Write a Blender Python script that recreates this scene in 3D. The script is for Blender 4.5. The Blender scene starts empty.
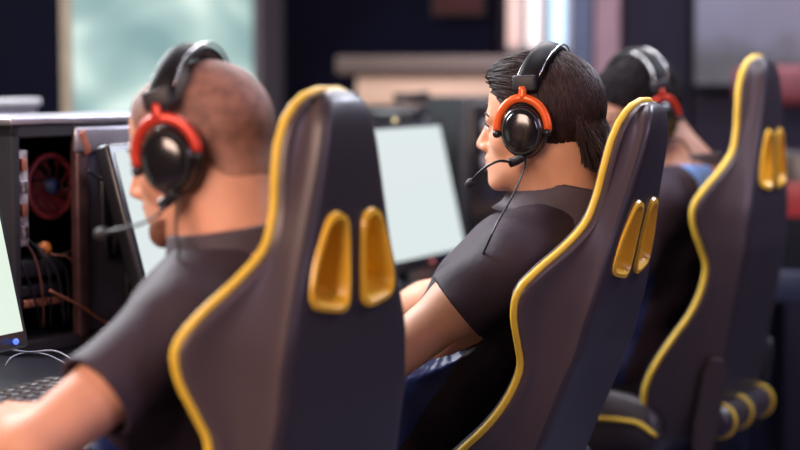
import bpy, bmesh, math, random
import numpy as np
import openvdb
from mathutils import Vector, Matrix
random.seed(7); rng = np.random.default_rng(7)
C = bpy.context.scene.collection
sc = bpy.context.scene
R_ = math.radians
# ------------------------------------------------------------------ camera
EYE = 1.24; FPX = 85/36*800; PITCH = math.atan(155/FPX)
cam = bpy.data.cameras.new('camera'); co = bpy.data.objects.new('camera', cam); C.objects.link(co)
co.location = (0, 0, EYE); co.rotation_euler = (math.pi/2-PITCH, 0, 0)
cam.lens = 85; cam.sensor_width = 36; cam.clip_start = .05
cam.dof.use_dof = True; cam.dof.focus_distance = 2.98; cam.dof.aperture_fstop = 1.9
sc.camera = co
def W(px, py, Y):
    """world point seen at photo pixel px,py at distance Y in front of the camera"""
    dx = (px-400)/FPX; dz = (225-py)/FPX; cp, sp = math.cos(PITCH), math.sin(PITCH)
    y = cp+dz*sp; z = -sp+dz*cp
    return Vector((dx/y*Y, Y, EYE+z/y*Y))
ROW = R_(65)                                    # the room's axes: f towards the monitors, r along the row
FV = Vector((-math.sin(ROW), math.cos(ROW), 0)); RV = Vector((math.cos(ROW), math.sin(ROW), 0))
def FR(f, r, z=0): p = FV*f+RV*r; p.z = z; return p
# ------------------------------------------------------------------ materials
def mat(name, col, rough=.5, metal=0, noise=0, nscale=20, bump=0, bscale=60, emit=None, es=1, spec=.5, coat=0, sss=0, sheen=0, alpha=None, trans=0, col2=None, bdist=.002):
    m = bpy.data.materials.new(name); m.use_nodes = True
    nt = m.node_tree; b = nt.nodes['Principled BSDF']
    b.inputs['Base Color'].default_value = (*col, 1); b.inputs['Roughness'].default_value = rough
    b.inputs['Metallic'].default_value = metal; b.inputs['Specular IOR Level'].default_value = spec
    b.inputs['Coat Weight'].default_value = coat; b.inputs['Coat Roughness'].default_value = .15
    b.inputs['Transmission Weight'].default_value = trans
    b.inputs['Sheen Weight'].default_value = sheen
    if sss:
        b.inputs['Subsurface Weight'].default_value = sss; b.inputs['Subsurface Radius'].default_value = (.012, .005, .003); b.inputs['Subsurface Scale'].default_value = 1
    tc = nt.nodes.new('ShaderNodeTexCoord')
    if noise or col2:
        n = nt.nodes.new('ShaderNodeTexNoise'); n.inputs['Scale'].default_value = nscale; n.inputs['Detail'].default_value = 5
        nt.links.new(tc.outputs['Object'], n.inputs['Vector'])
        r = nt.nodes.new('ShaderNodeValToRGB'); r.color_ramp.elements[0].position = .35; r.color_ramp.elements[1].position = .65
        c2 = col2 or tuple(min(1, c*(1+noise)) for c in col); c1 = col if col2 else tuple(c*(1-noise) for c in col)
        r.color_ramp.elements[0].color = (*c1, 1); r.color_ramp.elements[1].color = (*c2, 1)
        nt.links.new(n.outputs['Fac'], r.inputs['Fac']); nt.links.new(r.outputs['Color'], b.inputs['Base Color'])
    if bump:
        n = nt.nodes.new('ShaderNodeTexNoise'); n.inputs['Scale'].default_value = bscale; n.inputs['Detail'].default_value = 4
        nt.links.new(tc.outputs['Object'], n.inputs['Vector'])
        bp = nt.nodes.new('ShaderNodeBump'); bp.inputs['Strength'].default_value = bump; bp.inputs['Distance'].default_value = bdist
        nt.links.new(n.outputs['Fac'], bp.inputs['Height']); nt.links.new(bp.outputs['Normal'], b.inputs['Normal'])
    if emit:
        b.inputs['Emission Color'].default_value = (*emit, 1); b.inputs['Emission Strength'].default_value = es
    return m
M = {}
M['leather'] = mat('black_leatherette', (.036, .028, .036), .40, bump=.25, bscale=350, spec=.55, coat=.12, bdist=.0006, noise=.1, nscale=4)
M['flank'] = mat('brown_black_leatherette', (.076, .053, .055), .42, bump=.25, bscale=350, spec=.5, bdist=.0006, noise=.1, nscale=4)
M['yellow'] = mat('yellow_piping', (.80, .53, .05), .45, spec=.4, noise=.06, nscale=30)
M['amber'] = mat('yellow_plastic', (.88, .50, .04), .28, spec=.5, noise=.06, nscale=12)
M['plastic'] = mat('black_plastic', (.012, .012, .016), .3, noise=.2, nscale=10)
M['matte'] = mat('matte_black_plastic', (.016, .015, .02), .55, noise=.2, nscale=14)
M['gloss'] = mat('gloss_black', (.01, .009, .011), .18, coat=.5, noise=.2, nscale=9)
M['band'] = mat('black_band_leatherette', (.006, .005, .007), .5, noise=.15, nscale=20, spec=.15)
M['silver'] = mat('brushed_metal', (.6, .58, .6), .25, 1, noise=.1, nscale=40)
M['steel'] = mat('grey_steel', (.42, .41, .46), .36, .7, noise=.15, nscale=9)
M['red'] = mat('red_metal', (.55, .04, .02), .33, .25, noise=.08, nscale=20)
M['orange'] = mat('orange_red_metal', (.85, .13, .025), .3, .25, noise=.08, nscale=20)
M['skin1'] = mat('ruddy_skin', (.64, .32, .215), .58, spec=.3, sss=.15, noise=.07, nscale=18, bump=.1, bscale=300, bdist=.0005)
M['skin2'] = mat('fair_skin', (.66, .34, .215), .52, spec=.4, sss=.15, noise=.05, nscale=18, bump=.1, bscale=300, bdist=.0005)
M['skin3'] = mat('tan_skin', (.42, .22, .15), .45, sss=.15, noise=.06, nscale=18)
M['shirt'] = mat('dark_jersey', (.037, .024, .037), .65, spec=.3, bump=.35, bscale=9, noise=.12, nscale=5, bdist=.02)
M['collar'] = mat('charcoal_rib_collar', (.06, .045, .06), .7, noise=.15, nscale=30)
M['blue'] = mat('blue_jersey', (.012, .028, .15), .42, bump=.35, bscale=11, noise=.15, nscale=6, bdist=.02)
M['sky_cloth'] = mat('light_blue_cloth', (.16, .32, .75), .6, noise=.1)
M['trouser_khaki'] = mat('khaki_cloth', (.20, .15, .07), .8, noise=.15, bump=.3, bscale=30)
M['trouser'] = mat('dark_cloth', (.02, .02, .035), .8, noise=.15, bump=.3, bscale=30)
M['trouser_blue'] = mat('navy_satin_cloth', (.012, .03, .13), .45, noise=.15, nscale=8, bump=.5, bscale=14, bdist=.02)
M['shoe'] = mat('shoe_black', (.02, .02, .02), .6, noise=.1)
M['desk'] = mat('dark_desk_laminate', (.018, .018, .024), .3, noise=.2, nscale=6)
M['pcb'] = mat('dark_circuit_board', (.012, .014, .03), .5, noise=.5, nscale=30)
M['io'] = mat('grey_metal_ports', (.50, .45, .45), .5, .1, col2=(.16, .12, .13), nscale=45)
M['fan_red'] = mat('translucent_red_plastic', (.14, .015, .02), .5, noise=.2, emit=(.4, .03, .03), es=.03)
M['copper'] = mat('copper', (.55, .20, .12), .4, .6, noise=.2)
M['wire_brown'] = mat('brown_wire', (.16, .06, .04), .5, noise=.1)
M['wood'] = mat('pale_wood', (.80, .55, .42), .5, noise=.1, nscale=3)
M['wood_dark'] = mat('brown_wood_edge', (.13, .09, .08), .55, noise=.1, nscale=3)
M['grey'] = mat('grey_plastic', (.16, .16, .22), .45, noise=.1)
M['pale'] = mat('pale_grey_plastic', (.6, .6, .62), .35, noise=.06)
M['white'] = mat('white_rubber', (.7, .7, .72), .5, noise=.04)
M['screen'] = mat('white_screen', (.02, .02, .02), .25, emit=(.78, .87, .87), es=.92)
M['screen_g'] = mat('greenish_white_screen', (.02, .02, .02), .25, emit=(.80, .93, .80), es=.95)
M['led_blue'] = mat('blue_led', (.0, .0, .1), .4, emit=(.1, .2, 1), es=1.5)
M['led_red'] = mat('red_led', (.1, .0, .0), .4, emit=(1, .25, .25), es=.6)
M['blue_plastic'] = mat('blue_plastic', (.03, .06, .16), .4, noise=.1)
# ------------------------------------------------------------------ object helpers
def obj(name, me, m=None, parent=None, loc=None, rot=None, smooth=True, label=None):
    if isinstance(me, bmesh.types.BMesh):
        bm = me; me = bpy.data.meshes.new(name); bmesh.ops.recalc_face_normals(bm, faces=bm.faces[:]); bm.to_mesh(me); bm.free()
    o = bpy.data.objects.new(name, me); C.objects.link(o)
    if m is not None:
        for mm in (m if isinstance(m, (list, tuple)) else [m]): me.materials.append(mm)
    if smooth: me.shade_smooth()
    if parent is not None: o.parent = parent
    if loc is not None: o.location = loc
    if rot is not None: o.rotation_euler = rot
    if label: o['label'] = label
    return o
def tag(o, label, cat, group=None, kind=None):
    if label: o['label'] = label
    if cat: o['category'] = cat
    if group: o['group'] = group
    if kind: o['kind'] = kind
    return o
def thing(name, label, cat, loc=(0, 0, 0), rotz=0, group=None):
    o = bpy.data.objects.new(name, None); C.objects.link(o); o.location = loc; o.rotation_euler = (0, 0, rotz); o.empty_display_size = .1
    return tag(o, label, cat, group)
def box(bm, c, s, rot=None, bev=0, seg=2):
    r = bmesh.ops.create_cube(bm, size=1); vs = r['verts']
    bmesh.ops.scale(bm, verts=vs, vec=s)
    if bev:
        es = list({e for v in vs for e in v.link_edges})
        r2 = bmesh.ops.bevel(bm, geom=es, offset=bev, segments=seg, affect='EDGES', profile=.5)
        vs = list({v for f in r2['faces'] for v in f.verts} | {v for v in vs if v.is_valid})
    if rot is not None: bmesh.ops.rotate(bm, verts=vs, cent=(0, 0, 0), matrix=rot)
    bmesh.ops.translate(bm, verts=vs, vec=c)
    return vs
def boxm(c, s, bev=0, rot=None): bm = bmesh.new(); box(bm, c, s, rot, bev); return bm
def cyl(bm, a, b, r1, r2=None, n=20, caps=True):
    a, b = Vector(a), Vector(b); d = b-a; r2 = r1 if r2 is None else r2
    q = Vector((0, 0, 1)).rotation_difference(d.normalized()).to_matrix().to_4x4()
    bmesh.ops.create_cone(bm, cap_ends=caps, segments=n, radius1=r1, radius2=r2, depth=d.length, matrix=Matrix.Translation((a+b)/2) @ q)
def catmull(P, n, closed=False):
    P = np.array([tuple(p) for p in P], float); out = []
    N = len(P); segs = N if closed else N-1
    for i in range(segs):
        if closed: p0, p1, p2, p3 = P[(i-1) % N], P[i], P[(i+1) % N], P[(i+2) % N]
        else: p0, p1, p2, p3 = P[max(i-1, 0)], P[i], P[i+1], P[min(i+2, N-1)]
        for t in np.arange(n)/n:
            out.append(.5*((2*p1)+(-p0+p2)*t+(2*p0-5*p1+4*p2-p3)*t*t+(-p0+3*p1-3*p2+p3)*t**3))
    if not closed: out.append(P[-1])
    return np.array(out)
def tube(bm, pts, r, n=10, closed=False, flat=None, up=None):
    """tube along pts; r number or list; flat = (wide, thick) multipliers with 'up' as the thin direction"""
    pts = [Vector(p) for p in pts]; N = len(pts); rings = []; prev = None
    for i, p in enumerate(pts):
        if closed: t = pts[(i+1) % N]-pts[i-1]
        else: t = pts[min(i+1, N-1)]-pts[max(i-1, 0)]
        t.normalize()
        u = Vector(up) if up is not None else (prev if prev is not None else (Vector((0, 0, 1)) if abs(t.z) < .9 else Vector((1, 0, 0))))
        s = t.cross(u).normalized(); u = s.cross(t).normalized(); prev = u
        rr = r[i] if hasattr(r, '__len__') else r; fw, ft = flat or (1, 1)
        rings.append([bm.verts.new(p+s*(math.cos(k*2*math.pi/n)*rr*fw)+u*(math.sin(k*2*math.pi/n)*rr*ft)) for k in range(n)])
    for i in range(N if closed else N-1):
        a, b = rings[i], rings[(i+1) % N]
        for k in range(n): bm.faces.new((a[k], a[(k+1) % n], b[(k+1) % n], b[k]))
    if not closed: bm.faces.new(rings[0][::-1]); bm.faces.new(rings[-1])
    return bm
def tubem(pts, r, n=10, sub=6, closed=False, **k):
    bm = bmesh.new(); P = catmull(pts, sub, closed) if sub > 1 else pts
    if hasattr(r, '__len__'): r = np.interp(np.linspace(0, len(r)-1, len(P)), range(len(r)), r)
    return tube(bm, P, r, n, closed, **k)
def prism(bm, poly, z0, z1, bev=0):
    a = [bm.verts.new((x, y, z0)) for x, y in poly]; b = [bm.verts.new((x, y, z1)) for x, y in poly]; n = len(poly)
    fs = [bm.faces.new(a[::-1]), bm.faces.new(b)]+[bm.faces.new((a[i], a[(i+1) % n], b[(i+1) % n], b[i])) for i in range(n)]
    if bev: bmesh.ops.bevel(bm, geom=list({e for f in fs for e in f.edges}), offset=bev, segments=2, affect='EDGES')
    return bm
# ------------------------------------------------------------------ room shell
def frbox(name, f0, f1, r0, r1, z0, z1, m, kind='structure', bev=0, parent=None):
    """a box aligned with the room's axes, built about its own centre"""
    c = FR((f0+f1)/2, (r0+r1)/2, (z0+z1)/2)
    o = obj(name, boxm((0, 0, 0), (abs(r1-r0), abs(f1-f0), abs(z1-z0)), bev), m, parent, c, (0, 0, ROW), smooth=False)
    if kind: o['kind'] = kind
    return o
WF, WR = 3.15, 5.77
M['wall'] = mat('dark_plum_paint', (.016, .012, .025), .8, noise=.12, nscale=2, spec=.2)
M['wall2'] = mat('black_paint', (.0025, .0025, .010), .9, noise=.3, nscale=2, spec=.1)
M['floor'] = mat('blue_grey_vinyl', (.060, .060, .100), .55, noise=.12, nscale=3)
M['ceil'] = mat('dark_ceiling', (.05, .045, .06), .8, noise=.1, nscale=2)
frbox('floor', -2.6, WF+.1, -2.2, WR+.1, -.1, 0, M['floor'])
frbox('ceiling', -2.6, WF+.1, -2.2, WR+.1, 3.0, 3.1, M['ceil'])
frbox('wall_right', -2.7, -2.6, -2.2, WR+.1, 0, 3.0, M['wall'])
frbox('wall_near', -2.6, WF+.1, -2.3, -2.2, 0, 3.0, M['wall'])
frbox('wall_far', -2.6, WF, WR, WR+.1, 0, 3.0, M['wall'])
def fpx(px, r): u = (px-400)/FPX; t = r/(RV.x*u+RV.y); return t*(FV.x*u+FV.y), t     # f coordinate, distance
def rpx(px, f): u = (px-400)/FPX; t = f/(FV.x*u+FV.y); return t*(RV.x*u+RV.y), t
def zpy(py, D): return EYE-(py-70)/FPX*D
# wall_left with a wide window
rw0, Dw0 = rpx(62, WF); rw1, Dw1 = rpx(271, WF)
zw0, zw1 = zpy(121, (Dw0+Dw1)/2), 2.6
def wallpieces():
    bm = bmesh.new()
    for (r0, r1, z0, z1) in ((-2.2, rw0, 0, 3), (rw1, WR, 0, 3), (rw0, rw1, 0, zw0), (rw0, rw1, zw1, 3)):
        box(bm, FR(WF+.05, (r0+r1)/2, (z0+z1)/2), (r1-r0, .1, z1-z0), Matrix.Rotation(ROW, 3, 'Z'))
    return bm
tag(obj('wall_left', wallpieces(), M['wall2'], smooth=False), None, None, kind='structure')
def window_mat():
    m = bpy.data.materials.new('bright_window_view'); m.use_nodes = True; nt = m.node_tree; b = nt.nodes['Principled BSDF']
    b.inputs['Base Color'].default_value = (.05, .06, .06, 1); b.inputs['Roughness'].default_value = .3
    tc = nt.nodes.new('ShaderNodeTexCoord'); mp = nt.nodes.new('ShaderNodeMapping'); mp.inputs['Scale'].default_value = (1, 1, 2.6); mp.inputs['Rotation'].default_value = (0, R_(25), 0)
    n = nt.nodes.new('ShaderNodeTexNoise'); n.inputs['Scale'].default_value = 1.7; n.inputs['Detail'].default_value = 1.5; n.inputs['Distortion'].default_value = .6
    nt.links.new(tc.outputs['Object'], mp.inputs['Vector']); nt.links.new(mp.outputs['Vector'], n.inputs['Vector'])
    r = nt.nodes.new('ShaderNodeValToRGB'); e = r.color_ramp.elements
    e[0].position = .32; e[0].color = (.22, .36, .36, 1); e[1].position = .68; e[1].color = (.80, .95, .90, 1)
    k = e.new(.46); k.color = (.38, .54, .52, 1); k = e.new(.56); k.color = (.58, .74, .68, 1)
    nt.links.new(n.outputs['Fac'], r.inputs['Fac']); nt.links.new(r.outputs['Color'], b.inputs['Emission Color']); b.inputs['Emission Strength'].default_value = 1.1
    return m
win = frbox('window_1', WF+.03, WF+.05, rw0+.03, rw1-.03, zw0+.03, zw1-.03, window_mat())
def wframe():
    bm = bmesh.new(); w, h = rw1-rw0, zw1-zw0
    for x in (-w/2+.015, w/2-.015): box(bm, (x, 0, 0), (.03, .08, h))
    for z in (-h/2+.015, h/2-.015): box(bm, (0, 0, z), (w, .08, .03))
    return bm
M['beige'] = mat('beige_frame', (.42, .36, .26), .6, noise=.1)
fr = obj('window_frame', wframe(), M['beige'], win, (0, -.02, 0), smooth=False)
# brown-grey column in the far left corner
r0, _ = rpx(261, WF-.03)
frbox('trim_1', WF-.03, WF, r0, WR, 0, 3.0, mat('taupe_paint', (.12, .10, .115), .7, noise=.06))
# dark board on the far wall, by the corner
def farpanel(name, px0, px1, z0, z1, m, depth=.03, off=0, **k):
    f0, D0 = fpx(px0, WR-off); f1, D1 = fpx(px1, WR-off)
    return frbox(name, min(f0, f1), max(f0, f1), WR-off-depth, WR-off, z0, z1, m, **k)
Dm = 6.3
farpanel('trim_2', 287, 497, .0, 2.9, M['wall2'])
farpanel('trim_3', 568, 594, .0, 2.9, mat('slate_blue_paint', (.075, .09, .16), .7, noise=.06))
farpanel('trim_4', 597, 621, .0, 2.9, mat('dusty_rose_paint', (.26, .16, .20), .7, noise=.06))
farpanel('trim_5', 627, 690, .0, 2.9, mat('dark_plum_panel', (.012, .009, .022), .8, noise=.06, spec=.2))
# lit tubes in a shallow niche
def lamp_strip(px0, px1, col, es, lab):
    f0, D = fpx(px0, WR-.08); f1, _ = fpx(px1, WR-.08); z0 = zpy(47, D); z1 = 2.35; w = abs(f1-f0)
    t = thing('wall_light', lab, 'lamp', FR((f0+f1)/2, WR-.03, z0), ROW-math.pi/2, 'tall lit strips on the far wall')
    bm = bmesh.new(); box(bm, (0, -.0, (z1-z0)/2), (w+.02, .03, z1-z0+.03), bev=.004); obj('housing', bm, M['pale'], t)
    bm = bmesh.new(); box(bm, (0, -.03, (z1-z0)/2), (w, .035, z1-z0), bev=.012); obj('diffuser', bm, mat('lit_diffuser', (.5, .5, .5), .4, emit=col, es=es), t)
lamp_strip(505, 516, (.9, .42, .34), .7, 'tall dim pinkish light strip, the leftmost of three glowing strips on the far wall')
lamp_strip(525, 536, (1, .84, .82), 1.2, 'tall bright pinkish white light strip between pink strip and blue strip on far wall')
lamp_strip(547, 562, (.42, .70, 1), 1.35, 'tall bright bluish white light strip, rightmost of the glowing strips on the far wall')
# red hanging sign light near the ceiling, out of focus
f0, D = fpx(436, WR-.05); f1, _ = fpx(484, WR-.05)
t = thing('lit_panel', 'dim red lit panel high on the black board above the pale counter', 'light panel', FR((f0+f1)/2, WR-.055, zpy(15, D)), ROW-math.pi/2)
obj('frame', boxm((0, 0, .21), (abs(f1-f0)+.02, .03, .44), .004), M['plastic'], t)
obj('diffuser', boxm((0, -.018, .21), (abs(f1-f0), .012, .42), .004), mat('red_glow', (.02, .002, .004), .8, emit=(.35, .03, .02), es=.06), t)
# large wall screen with a muted landscape
def tvmat():
    m = bpy.data.materials.new('game_picture'); m.use_nodes = True; nt = m.node_tree; b = nt.nodes['Principled BSDF']
    b.inputs['Base Color'].default_value = (.02, .02, .02, 1); b.inputs['Roughness'].default_value = .3
    tc = nt.nodes.new('ShaderNodeTexCoord'); sx = nt.nodes.new('ShaderNodeSeparateXYZ'); nt.links.new(tc.outputs['Object'], sx.inputs[0])
    n = nt.nodes.new('ShaderNodeTexNoise'); n.inputs['Scale'].default_value = 5; n.inputs['Detail'].default_value = 4; nt.links.new(tc.outputs['Object'], n.inputs['Vector'])
    ad = nt.nodes.new('ShaderNodeMath'); ad.operation = 'MULTIPLY_ADD'; ad.inputs[1].default_value = .55; nt.links.new(n.outputs['Fac'], ad.inputs[0]); nt.links.new(sx.outputs['Z'], ad.inputs[2])
    r = nt.nodes.new('ShaderNodeValToRGB'); e = r.color_ramp.elements
    e[0].position = .0; e[0].color = (.05, .04, .065, 1); e[1].position = .62; e[1].color = (.20, .19, .33, 1)
    k = e.new(.16); k.color = (.12, .12, .15, 1); k = e.new(.3); k.color = (.055, .055, .08, 1); k = e.new(.42); k.color = (.17, .16, .27, 1)
    nt.links.new(ad.outputs[0], r.inputs['Fac']); nt.links.new(r.outputs['Color'], b.inputs['Emission Color']); b.inputs['Emission Strength'].default_value = .85
    return m
f0, D0 = fpx(695, WR-.06); f1, D1 = fpx(885, WR-.06)
t = thing('wall_screen', 'large wall screen showing a muted grey landscape under a purple sky', 'screen', FR((f0+f1)/2, WR-.04, zpy(84, D0)), ROW-math.pi/2)
w = abs(f1-f0)
obj('frame', boxm((0, 0, .4), (w+.03, .05, .84), .006), M['plastic'], t)
obj('display', boxm((0, -.027, .4), (w, .008, .80)), tvmat(), t, smooth=False)
# red couch-like bench and dark counter at right
f0, D0 = fpx(742, WR-.35); f1, D1 = fpx(860, WR-.35)
t = thing('red_barrier', 'dull red padded barrier below the wall screen', 'barrier', FR((f0+f1)/2, WR-.45, 0), ROW-math.pi/2)
M['red_pad'] = mat('dull_red_padding', (.13, .018, .03), .6, noise=.2, nscale=6)
obj('pad', boxm((0, 0, zpy(72, D0)-.04), (abs(f1-f0), .08, .12), .03), M['red_pad'], t)
for s in (-1, 1): obj('post', boxm((s*(abs(f1-f0)/2-.05), .0, .5*(zpy(72, D0)-.09)), (.05, .05, zpy(72, D0)-.09), .005), M['plastic'], t)
# distant desk at right with small red-lit machine
f0, D0 = fpx(742, 4.9); f1, _ = fpx(905, 4.9)
t = thing('side_desk', 'dark navy desk in the blurred distance right of the rightmost chair', 'desk', FR((f0+f1)/2, 4.95, 0), ROW-math.pi/2)
zt = zpy(262, D0)
M['navy'] = mat('navy_laminate', (.012, .014, .04), .5, noise=.1)
obj('desktop', boxm((0, 0, zt-.04), (abs(f1-f0), .5, .08), .005), M['navy'], t)
for s in (-1, 1): obj('leg', boxm((s*(abs(f1-f0)/2-.04), 0, (zt-.08)/2), (.05, .4, zt-.08), .005), M['navy'], t)
p = FR(*[fpx(796, 4.85)[0], 4.85]); 
t = thing('game_machine', 'small dark machine with a glowing red front on the distant navy desk', 'machine', (p.x, p.y, zt), ROW-math.pi/2)
obj('body', boxm((0, 0, .15), (.16, .2, .30), .01), M['plastic'], t)
obj('front', boxm((0, -.102, .18), (.10, .006, .09), .004), mat('red_front', (.1, .01, .01), .4, emit=(.45, .04, .05), es=.4), t)
# pale wooden counter on the far wall side
f0, D0 = fpx(338, 5.35); f1, _ = fpx(520, 5.35)
t = thing('wooden_counter', 'long pale wooden counter with a brown top edge along the far wall', 'counter', FR((f0+f1)/2, 5.5, 0), ROW-math.pi/2)
w = abs(f1-f0); zt = zpy(56, D0)
obj('top', boxm((0, 0, zt-.03), (w, .34, .06), .008), M['wood_dark'], t)
obj('front_panel', boxm((0, -.10, zt-.115), (w-.10, .05, .115), .006), M['wood'], t)
obj('base', boxm((0, .05, (zt-.06)/2), (w-.12, .2, zt-.06), .006), M['wall2'], t)
# ------------------------------------------------------------------ desks
def desk(name, f0, f1, r0, r1, zt, lab):
    t = thing(name, lab, 'desk', FR((f0+f1)/2, (r0+r1)/2, 0), ROW); L, Wd = r1-r0, f1-f0
    obj('desktop', boxm((0, 0, zt-.018), (L, Wd, .036), .004), M['desk'], t)
    for s in (-1, 1):
        for k in (-1, 1): obj('leg', boxm((s*(L/2-.06), k*(Wd/2-.06), (zt-.036)/2), (.05, .05, zt-.036), .004), M['plastic'], t)
    obj('modesty_panel', boxm((0, Wd/2-.09, .46), (L-.16, .02, .4)), M['desk'], t, smooth=False)
    return t
DZ = .74
desk('gaming_desk', 1.42, 2.36, 1.55, 5.28, DZ, 'long black desk in front of the three players carrying monitors and computer cases')
# second row of desk behind, with the backs of its own equipment
desk('rear_desk', 2.45, 3.0, 2.3, 4.9, DZ+.05, 'black desk behind the monitors close to the window wall')
def monitor(f, r, zb, w, h, lean, scr, lab, yaw=0, led=None, gm='monitors in front of the players'):
    t = thing('monitor', lab, 'monitor', FR(f, r, DZ), ROW+yaw, gm)
    Rm = Matrix.Rotation(-lean, 3, 'X'); zc = zb-DZ; 
    def P(x, y, z): v = Rm @ Vector((x, y, z)); return Vector((v.x, v.y, v.z+zc))
    bm = bmesh.new(); box(bm, (0, .018, h/2), (w, .03, h), bev=.006); bmesh.ops.rotate(bm, verts=bm.verts, cent=(0, 0, 0), matrix=Rm); bmesh.ops.translate(bm, verts=bm.verts, vec=(0, 0, zc))
    obj('casing', bm, M['plastic'], t)
    b = .016; bb = .026
    bm = bmesh.new(); box(bm, (0, .0015, (h-b+bb)/2), (w-2*b, .004, h-b-bb)); bmesh.ops.rotate(bm, verts=bm.verts, cent=(0, 0, 0), matrix=Rm); bmesh.ops.translate(bm, verts=bm.verts, vec=(0, 0, zc))
    obj('screen', bm, scr, t, smooth=False)
    bm = bmesh.new(); cyl(bm, (0, .06, .01), P(0, .05, h*.45), .02, .016); obj('stand', bm, M['plastic'], t)
    bm = bmesh.new(); prism(bm, [(-.12, -.05), (-.09, .12), (.09, .12), (.12, -.05)], 0, .014, .003); obj('foot', bm, M['plastic'], t)
    for (fx, m) in (led or []):
        bm = bmesh.new(); bmesh.ops.create_uvsphere(bm, u_segments=10, v_segments=6, radius=.005, matrix=Matrix.Translation(P(fx, -.001, .012))); obj('status_light', bm, m, t)
    return t, P
monitor(1.78, 2.17, .805, .54, .335, R_(13), M['screen_g'], 'monitor at the left edge with bright greenish white screen, cut by the frame', led=[(.23, M['led_blue'])])
monitor(1.78, 3.07, .79, .54, .335, R_(16), M['screen'], 'monitor with a white screen behind the buzz-cut player, beside the open computer case')
t3, P3 = monitor(1.78, 3.95, .785, .54, .345, R_(13), M['screen'], 'monitor with blank white screen seen between the nearest chair and the middle player', led=[(.05, M['led_red']), (.2, M['led_blue'])])
bm = bmesh.new(); bmesh.ops.create_icosphere(bm, subdivisions=2, radius=.007, matrix=Matrix.Translation(P3(.03, .01, .348))); 
bmesh.ops.scale(bm, verts=bm.verts, vec=(1, 1, 1)); o = obj('clip', bm, mat('pale_yellow_plastic', (.6, .52, .25), .4, noise=.05), None); o.location = t3.location; o.rotation_euler = t3.rotation_euler
tag(o, 'tiny yellow round clip on the top edge of the farthest monitor', 'clip')
# keyboards and mice
def keyboard(f, r, lab):
    t = thing('keyboard', lab, 'keyboard', FR(f, r, DZ), ROW, 'keyboards on the gaming desk')
    obj('case', boxm((0, 0, .012), (.44, .15, .022), .004), M['plastic'], t)
    keys = []
    for j in range(5):
        for i in range(15):
            o = obj('key', key_me, None, t, (-.20+i*.0286, -.056+j*.028, .028)) ; keys.append(o)
    return t
bmk = bmesh.new(); box(bmk, (0, 0, 0), (.022, .022, .010), bev=.003); key_me = bpy.data.meshes.new('key'); bmk.to_mesh(key_me); bmk.free(); key_me.materials.append(mat('worn_keycap', (.035, .024, .03), .4, noise=.3, nscale=40))
keyboard(1.63, 2.16, 'black keyboard with tall keys at the left edge under the nearest player\'s arm')
keyboard(1.60, 2.93, 'black keyboard on the desk in front of the middle player')
keyboard(1.60, 3.93, 'black keyboard on the desk below the farthest monitor')
def curve_cable(name, pts, r, m, lab, cat='cable'):
    o = obj(name, tubem(pts, r, 8, 8), m); return tag(o, lab, cat)
z0 = DZ+.006
curve_cable('headset_cable', [W(-8, 348, 3.1), W(12, 350, 3.05), W(30, 352, 3.0), W(55, 351, 2.96), W(75, 362, 2.9), W(95, 380, 2.84)], .0014, M['grey'], 'thin pale cable lying on desk below the left monitor', 'cable')
curve_cable('audio_cable', [W(5, 366, 2.92), W(12, 357, 2.98), W(28, 352.5, 3.02), W(48, 355, 2.95), W(70, 366, 2.86)], .0012, M['grey'], 'thin looped pale cable crossing the other behind the left keyboard', 'cable')
# ------------------------------------------------------------------ open computer case
AC = R_(55); pl = W(12, 128, 3.27)
case = thing('computer_case', 'open black computer case with red fan and visible circuit boards between two monitors', 'computer case', (pl.x, pl.y, DZ), AC)
CL, CD, CH = .46, .20, .405                  # local x along the open side, y to the back
bm = bmesh.new()
for z in (.012, CH-.012): box(bm, (CL/2, CD/2, z), (CL, CD, .024), bev=.004)
for x in (.009, CL-.009): box(bm, (x, CD/2, CH/2), (.018, CD, CH), bev=.004)
box(bm, (CL/2, CD-.006, CH/2), (CL, .012, CH))
obj('chassis', bm, M['matte'], case, smooth=False)
bm = bmesh.new(); box(bm, (CL/2, CD/2, CH+.006), (CL+.012, CD+.01, .014), bev=.004); box(bm, (.30, .0, CH-.03), (.30, .012, .045), bev=.004); obj('top_cover', bm, M['steel'], case)
bm = bmesh.new(); box(bm, (.315, .014, CH/2-.01), (.27, .02, CH-.07), bev=.004); obj('side_panel', bm, mat('dark_violet_metal', (.075, .068, .10), .32, .55, noise=.2, nscale=8), case)
def hexloop(cx, cz, w, h, cut=.4):
    return [(cx-w, -.004, cz-h*cut), (cx-w, -.004, cz+h*cut), (cx-w*.45, -.004, cz+h), (cx+w*.45, -.004, cz+h), (cx+w, -.004, cz+h*cut), (cx+w, -.004, cz-h*cut), (cx+w*.45, -.004, cz-h), (cx-w*.45, -.004, cz-h)]
for nm, q in (('trim_loop', (.235, .255, .018, .095)), ('trim_loop', (.33, .11, .05, .10)), ('trim_loop', (.33, .30, .05, .06))):
    bm = bmesh.new(); tube(bm, hexloop(*q), .006, 6, closed=True); obj(nm, bm, M['plastic'], case)
bm = bmesh.new(); box(bm, (.17, .008, CH/2), (.028, .02, CH-.03), bev=.004); obj('strut', bm, mat('copper_brown_metal', (.10, .05, .055), .4, .5, noise=.3), case)
bm = bmesh.new(); box(bm, (.172, -.004, CH-.035), (.016, .008, .045), Matrix.Rotation(R_(-25), 3, 'Y'), bev=.002); obj('latch', bm, M['copper'], case)
bm = bmesh.new(); box(bm, (.09, CD-.018, CH/2-.02), (.16, .006, CH-.1)); obj('mainboard', bm, M['pcb'], case, smooth=False)
bm = bmesh.new(); box(bm, (.036, .04, .275), (.030, .05, .17), bev=.003); obj('port_panel', bm, M['io'], case)
for k in range(4):
    bm = bmesh.new(); box(bm, (.036, .012, .215+k*.04), (.012, .008, .022), bev=.001); obj('port', bm, M['copper'] if k % 2 else M['silver'], case)
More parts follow.
